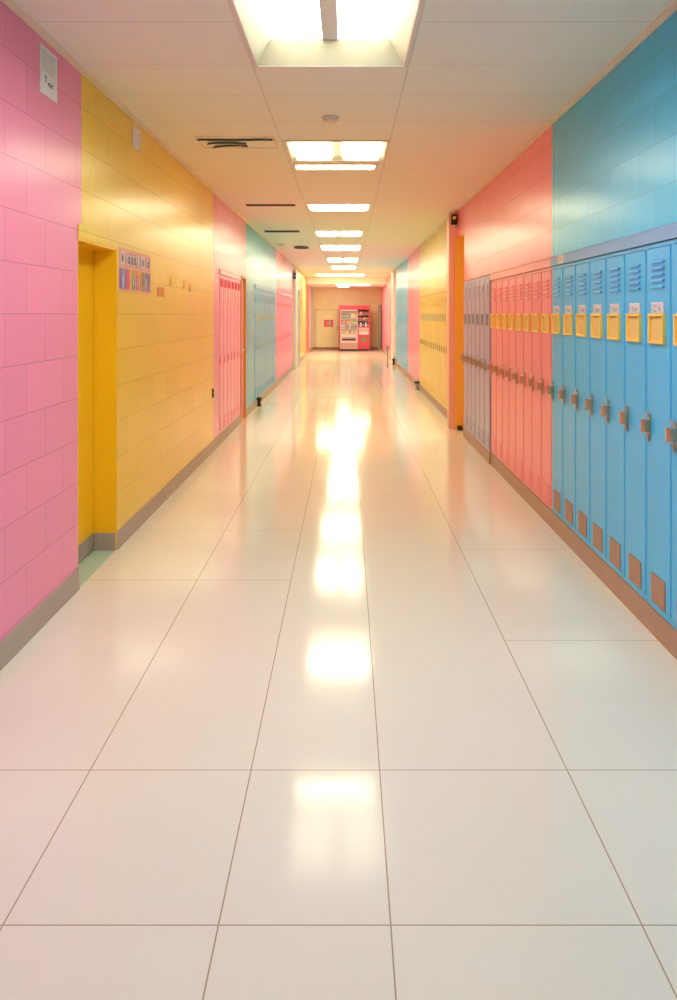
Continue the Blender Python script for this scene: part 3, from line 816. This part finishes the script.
# small notes
M['note_red'] = plain('red_orange_note', (0.80, 0.26, 0.10), 0.6, noise=0.04)
M['note_lime'] = plain('lime_note', (0.80, 0.66, 0.08), 0.6, noise=0.04)
M['note_amber'] = plain('amber_note', (0.82, 0.46, 0.06), 0.6, noise=0.04)
for y, z, m, lab in ((5.99, 1.572, 'note_red', 'small red-orange note on the yellow wall, nearest the poster, lower'),
                     (6.12, 1.572, 'note_red', 'small red-orange note on the yellow wall, second from the poster, lower'),
                     (6.41, 1.665, 'note_lime', 'small lime note on the yellow wall past the red notes'),
                     (6.92, 1.660, 'note_amber', 'small amber note on the yellow wall, nearer one of the amber pair'),
                     (7.18, 1.640, 'note_amber', 'small amber note on the yellow wall, farthest from the poster')):
    t = empty('sticky_note', (XL + 0.001, y, z)); tag(t, lab, 'note', 'small notes on the yellow wall')
    mb = MB(); mb.hexa([(0, -0.04, 0), (0, 0.04, 0), (0, 0.04, 0.07), (0, -0.04, 0.07)], [(0.003, -0.04, 0), (0.003, 0.04, 0), (0.0015, 0.04, 0.07), (0.0015, -0.04, 0.07)], m)
    if m == 'note_red': mb.box(0.0020, 0.0034, -0.02, 0.02, 0.018, 0.030, 'note_amber')
    mb.build('paper', t)
# outlet at the end of the yellow wall
t = empty('power_outlet', (XL + 0.0005, 8.40, 0.61)); tag(t, 'black wall outlet low at the far end of the yellow wall', 'outlet')
mb = MB(); mb.box(0, 0.008, -0.035, 0.035, -0.05, 0.05, 'black'); mb.build('cover_plate', t, bevel=0.003)
mb = MB()
for z in (-0.024, 0.024): mb.lathe([(0.016, 0.008), (0.016, 0.012), (0.010, 0.013)], 'dark_metal', 14, (0, 0, z), 'x')
mb.build('socket', t)
# emergency light on the salmon pilaster
t = empty('emergency_light', (1.335, 9.998, 2.55)); tag(t, 'dark emergency light with amber lens on the salmon pilaster', 'emergency light')
mb = MB(); mb.prism(rounded(-0.035, 0.035, 0, 0.13, 0.012), 'y', -0.055, 0, 'dark_metal'); mb.build('housing', t)
mb = MB(); mb.lathe([(0.022, -0.055), (0.022, -0.068), (0.012, -0.074)], 'frame_yellow', 16, (0.0, 0, 0.085), 'y'); plab(mb.build('lens', t), 'amber lens')
mb = MB(); mb.box(-0.012, 0.012, -0.05, -0.004, -0.03, 0.0, 'white_metal'); mb.build('bracket', t)
# alarm box on the grey pillar far left
t = empty('alarm_box', (-1.375, 20.949, 2.36)); tag(t, 'dark navy alarm box at the top of the grey pillar', 'alarm')
M['navy'] = plain('navy_enamel', (0.03, 0.05, 0.12), 0.4, noise=0.05)
mb = MB(); mb.prism(rounded(-0.04, 0.04, 0, 0.16, 0.012), 'y', -0.06, 0, 'navy'); mb.build('housing', t)
mb = MB(); mb.lathe([(0.025, -0.06), (0.022, -0.08), (0.01, -0.088)], 'steel', 14, (0, 0, 0.08), 'y'); mb.build('strobe', t)
# red and grey notice board on the far cream door
t = empty('notice_board', (-0.745, Y1 - 0.0235, 0.92)); tag(t, 'small red and grey notice board on the far cream wall', 'notice board')
mb = MB(); mb.box(-0.185, 0.185, -0.02, 0, 0, 0.28, 'pp_red'); mb.build('panel', t)
mb = MB(); mb.box(0.0, 0.10, -0.024, -0.02, 0.03, 0.25, 'grey_ink'); plab(mb.build('grey_sheet', t), 'grey sheet')
mb = MB(); mb.box(-0.10, -0.02, -0.024, -0.02, 0.05, 0.23, 'pp_orange'); plab(mb.build('orange_sheet', t), 'orange sheet')

# ------------------------------------------------------------------ things on the floor
def door_stop(x, y, lab, m='black', s=1.0):
    t = empty('door_stop', (x, y, 0)); tag(t, lab, 'door stop')
    mb = MB(); mb.lathe([(0.035 * s, 0), (0.035 * s, 0.012), (0.022 * s, 0.018), (0.020 * s, 0.07 * s), (0.028 * s, 0.075 * s), (0.028 * s, 0.11 * s), (0.018 * s, 0.118 * s)], m, 18); mb.build('post', t)
    mb = MB(); mb.lathe([(0.030 * s, 0.080 * s), (0.034 * s, 0.086 * s), (0.034 * s, 0.100 * s), (0.030 * s, 0.106 * s)], 'black', 18); mb.build('rubber_ring', t)
door_stop(1.33, 15.22, 'chrome and black door stop on the floor past the yellow lockers', 'grey_metal', 1.5)
door_stop(-1.37, 12.5, 'black door stop on the floor before the pale blue lockers', 'black', 1.2)
door_stop(1.33, 22.85, 'dark door stop on the floor beside the white post far back', 'black', 1.4)
t = empty('door_stop', (1.405, 9.94, 0.0)); tag(t, 'black rubber wedge at the foot of the orange door frame', 'door stop')
mb = MB(); mb.hexa([(-0.03, -0.05, 0.0), (0.03, -0.05, 0), (0.03, 0.028, 0), (-0.03, 0.028, 0)], [(-0.03, -0.045, 0.012), (0.03, -0.045, 0.012), (0.03, 0.028, 0.05), (-0.03, 0.028, 0.05)], 'black'); mb.build('wedge', t, bevel=0.003)
t = empty('floor_stand', (1.10, 21.7, 0)); tag(t, 'slim grey metal stand on the floor before the far pink wall', 'stand')
mb = MB(); mb.lathe([(0.05, 0), (0.05, 0.015), (0.02, 0.025)], 'grey_metal', 18); mb.build('foot', t)
mb = MB(); mb.lathe([(0.016, 0.02), (0.016, 0.52), (0.010, 0.53)], 'grey_metal', 14); mb.build('pole', t)
mb = MB(); mb.prism(rounded(-0.035, 0.035, 0.46, 0.57, 0.015), 'y', -0.03, -0.0165, 'grey_metal'); mb.build('plate', t)

# ------------------------------------------------------------------ vending machine
M['vm_red'] = enamel('rose_red_enamel', (0.50, 0.06, 0.11))
M['vm_beige'] = plain('pale_beige_enamel', (0.42, 0.31, 0.28), 0.4, noise=0.05)
M['vm_white'] = plain('off_white_enamel', (0.60, 0.56, 0.55), 0.4, noise=0.03)
M['vm_shelf'] = plain('pale_blue_shelf', (0.36, 0.46, 0.58), 0.35, noise=0.03)
M['vm_inside'] = plain('peach_liner', (0.42, 0.27, 0.20), 0.5, noise=0.03)
VX, VY = 0.293, 31.3
t = empty('vending_machine', (VX, VY, 0)); tag(t, 'rose red vending machine full of drinks against the far cream wall', 'vending machine')
mb = MB()
h = 0.605; top = 1.78; D = 0.8
Lx0, Lx1, Rx0, Rx1 = -0.53, 0.10, 0.145, 0.555
mb.box(-h, h, 0.36, D, 0.06, top, 'vm_red')
mb.box(-h, Lx0, 0, 0.36, 0.06, top, 'vm_red'); mb.box(Lx1, Rx0, 0, 0.36, 0.06, top, 'vm_red'); mb.box(Rx1, h, 0, 0.36, 0.06, top, 'vm_red')
mb.box(Lx0, Lx1, 0, 0.36, 1.57, top, 'vm_red'); mb.box(Rx0, Rx1, 0, 0.36, 1.61, top, 'vm_red')
mb.box(Lx0, Lx1, 0, 0.36, 0.06, 0.655, 'vm_red'); mb.box(Rx0, Rx1, 0, 0.36, 0.06, 0.92, 'vm_red')
mb.build('cabinet', t, bevel=0.006)
mb = MB(); mb.box(Lx0, Lx1, 0.345, 0.359, 0.656, 1.569, 'vm_inside'); mb.box(Rx0, Rx1, 0.345, 0.359, 0.921, 1.609, 'vm_inside'); mb.build('liner', t)
SH_L = [(1.275, 'a'), (1.035, 'b'), (0.865, 'c'), (0.665, 'd')]
SH_R = [1.41, 1.20, 0.935]
for z, _ in SH_L:
    mb = MB(); mb.box(Lx0 + 0.002, Lx1 - 0.002, 0.03, 0.343, z - 0.012, z, 'vm_shelf'); mb.box(Lx0 + 0.002, Lx1 - 0.002, 0.022, 0.03, z - 0.018, z + 0.006, 'vm_shelf'); mb.build('shelf', t)
for z in SH_R:
    mb = MB(); mb.box(Rx0 + 0.002, Rx1 - 0.002, 0.03, 0.343, z - 0.010, z, 'vm_shelf'); mb.box(Rx0 + 0.002, Rx1 - 0.002, 0.022, 0.03, z - 0.014, z + 0.005, 'vm_shelf'); mb.build('shelf', t)
mb = MB(); mb.box(Lx0 + 0.001, Lx1 - 0.001, 0.004, 0.010, 0.657, 1.568, 'glass'); mb.build('glass_pane', t)
mb = MB()
for a, b, z0, z1 in ((Lx0 - 0.02, Lx1 + 0.02, 1.565, 1.60), (Lx0 - 0.02, Lx0, 0.64, 1.565), (Lx1, Lx1 + 0.02, 0.64, 1.565), (Lx0 - 0.02, Lx1 + 0.02, 0.62, 0.655)):
    mb.box(a, b, -0.012, -0.0005, z0, z1, 'vm_white')
plab(mb.build('window_frame', t), 'white window frame')
mb = MB()
for a, b, z0, z1 in ((-0.55, 0.12, 0.54, 0.615), (-0.55, 0.12, 0.31, 0.375), (-0.55, -0.50, 0.375, 0.54), (0.07, 0.12, 0.375, 0.54)):
    mb.box(a, b, -0.02, -0.0005, z0, z1, 'vm_white')
plab(mb.build('dispensing_tray', t), 'white dispensing tray surround')
mb = MB(); mb.box(-0.50, 0.07, -0.008, -0.0005, 0.375, 0.54, 'grey_metal'); mb.box(-0.48, 0.05, -0.012, -0.008, 0.41, 0.47, 'dark_metal'); plab(mb.build('tray_flap', t), 'dark tray flap')
mb = MB(); mb.box(-0.58, 0.13, -0.010, -0.0005, 0.07, 0.30, 'vm_beige'); plab(mb.build('lower_panel', t), 'pale beige lower panel')
mb = MB(); mb.box(0.17, 0.56, -0.010, -0.0005, 0.63, 0.885, 'lk_palepink')
for z, w_ in ((0.83, 0.30), (0.775, 0.34), (0.72, 0.26), (0.665, 0.32)): mb.box(0.20, 0.20 + w_, -0.013, -0.010, z, z + 0.022, 'pp_orange' if z > 0.75 else 'paper')
mb.box(0.22, 0.30, -0.014, -0.010, 0.74, 0.76, 'grey_metal')
plab(mb.build('payment_panel', t), 'pale pink payment panel')
mb = MB(); mb.lathe([(0.092, -0.0005), (0.092, -0.010), (0.080, -0.014)], 'pp_green', 28, (0.365, 0, 0.425), 'y'); plab(mb.build('round_emblem', t), 'green disc')
mb = MB(); mb.box(0.15, 0.56, -0.006, -0.0005, 0.165, 0.175, 'pp_dark'); mb.build('door_seam', t)
for a in (-0.5, 0.5):
    mb = MB(); mb.box(a - 0.05, a + 0.05, 0.04, 0.14, 0, 0.06, 'black'); mb.build('foot', t)
mb = MB(); mb.box(-0.44, 0.44, 0.05, 0.12, 0.015, 0.059, 'black'); mb.build('kick_panel', t)

# drinks, each a bottle or a can of its own, standing on the shelves
DC = {'dr_green': (0.03, 0.18, 0.07), 'dr_lime': (0.25, 0.50, 0.04), 'dr_yellow': (0.86, 0.62, 0.06), 'dr_orange': (0.82, 0.30, 0.04), 'dr_red': (0.35, 0.05, 0.05),
      'dr_white': (0.78, 0.74, 0.70), 'dr_navy': (0.05, 0.06, 0.16), 'dr_brown': (0.16, 0.06, 0.03), 'dr_teal': (0.05, 0.34, 0.32)}
for k, v in DC.items(): M[k] = plain(k[3:] + '_drink', v, 0.25, noise=0.05, nscale=30)
def bottle(c, cap='dr_white', hh=0.17, r=0.033):
    mb = MB()
    mb.lathe([(r * 0.85, 0), (r, hh * 0.04), (r, hh * 0.58), (r * 0.8, hh * 0.70), (r * 0.36, hh * 0.84), (r * 0.34, hh * 0.92)], c, 12)
    mb.lathe([(r * 0.42, hh * 0.92), (r * 0.42, hh)], cap, 12)
    mb.lathe([(r * 1.02, hh * 0.30), (r * 1.02, hh * 0.40)], 'dr_white' if c != 'dr_white' else 'dr_orange', 12)
    return mb
def can(c, hh=0.11, r=0.031):
    mb = MB()
    mb.lathe([(r * 0.82, 0), (r, hh * 0.07), (r, hh * 0.90), (r * 0.84, hh * 0.97), (r * 0.80, hh)], c, 12)
    mb.lathe([(r * 1.01, hh * 0.42), (r * 1.01, hh * 0.55)], 'dr_white' if c != 'dr_white' else 'dr_red', 12)
    return mb
protos = {}
count = {}
CN = {'dr_green': 'dark green', 'dr_lime': 'lime green', 'dr_yellow': 'yellow', 'dr_orange': 'orange', 'dr_red': 'dark red', 'dr_white': 'white', 'dr_navy': 'navy', 'dr_brown': 'brown', 'dr_teal': 'teal'}
def drinks(kind, row, x0, x1, z, where, hh):
    n = len(row)
    for i, cc in enumerate(row):
        c = 'dr_' + cc
        key = (kind, c, hh)
        if key not in protos:
            o = (bottle(c, 'dr_white', hh) if kind == 'bottle' else can(c, hh)).build('drink_' + kind); protos[key] = o
        else:
            o = protos[key].copy(); col.objects.link(o)
        o.location = (VX + x0 + (i + 0.5) * (x1 - x0) / n, VY + 0.075, z)
        tag(o, '%s drink %s, %s on the %s of the vending machine' % (CN[c], kind, ORD[i], where), 'drink', 'drinks on the ' + where)
drinks('bottle', ['green', 'green', 'green', 'green', 'green', 'yellow', 'yellow', 'orange'], Lx0, Lx1, 1.276, 'top shelf, large window', 0.22)
drinks('bottle', ['red', 'orange', 'red', 'orange', 'orange', 'lime', 'lime', 'lime'], Lx0, Lx1, 1.036, 'second shelf, large window', 0.185)
drinks('can', ['white', 'white', 'green', 'green', 'white', 'navy', 'teal', 'navy'], Lx0, Lx1, 0.866, 'third shelf, large window', 0.125)
drinks('bottle', ['yellow', 'lime', 'yellow', 'yellow', 'green', 'yellow', 'lime', 'yellow'], Lx0, Lx1, 0.666, 'lowest shelf, large window', 0.16)
drinks('can', ['red', 'white', 'red', 'brown', 'red', 'brown'], Rx0, Rx1, 1.411, 'top shelf, small window', 0.125)
drinks('can', ['brown', 'red', 'brown', 'orange', 'brown', 'red'], Rx0, Rx1, 1.201, 'middle shelf, small window', 0.125)
drinks('bottle', ['navy', 'white', 'navy', 'navy', 'white', 'navy'], Rx0, Rx1, 0.936, 'lowest shelf, small window', 0.20)

# ------------------------------------------------------------------ world, camera, view
w = bpy.data.worlds.new('world'); sc.world = w; w.use_nodes = True
w.node_tree.nodes['Background'].inputs[0].default_value = (0.9, 0.8, 0.7, 1)
w.node_tree.nodes['Background'].inputs[1].default_value = 0.05
cam = bpy.data.cameras.new('camera'); co = bpy.data.objects.new('camera', cam); col.objects.link(co)
co.location = (0, 0, 1.44); co.rotation_euler = (PI / 2, 0, 0)
cam.sensor_fit = 'AUTO'; cam.sensor_width = 36; cam.lens = 28.8
cam.shift_x = -8.5 / 1000; cam.shift_y = -186 / 1000
cam.clip_start = 0.05; cam.clip_end = 100
sc.camera = co
sc.view_settings.view_transform = 'Standard'; sc.view_settings.look = 'None'
sc.view_settings.gamma = 1; sc.view_settings.use_curve_mapping = False
sc.view_settings.exposure = EXPOSURE
sc.cycles.use_denoising = True
sc.cycles.max_bounces = 12; sc.cycles.diffuse_bounces = 8; sc.cycles.glossy_bounces = 4
sc.cycles.caustics_reflective = False; sc.cycles.caustics_refractive = False
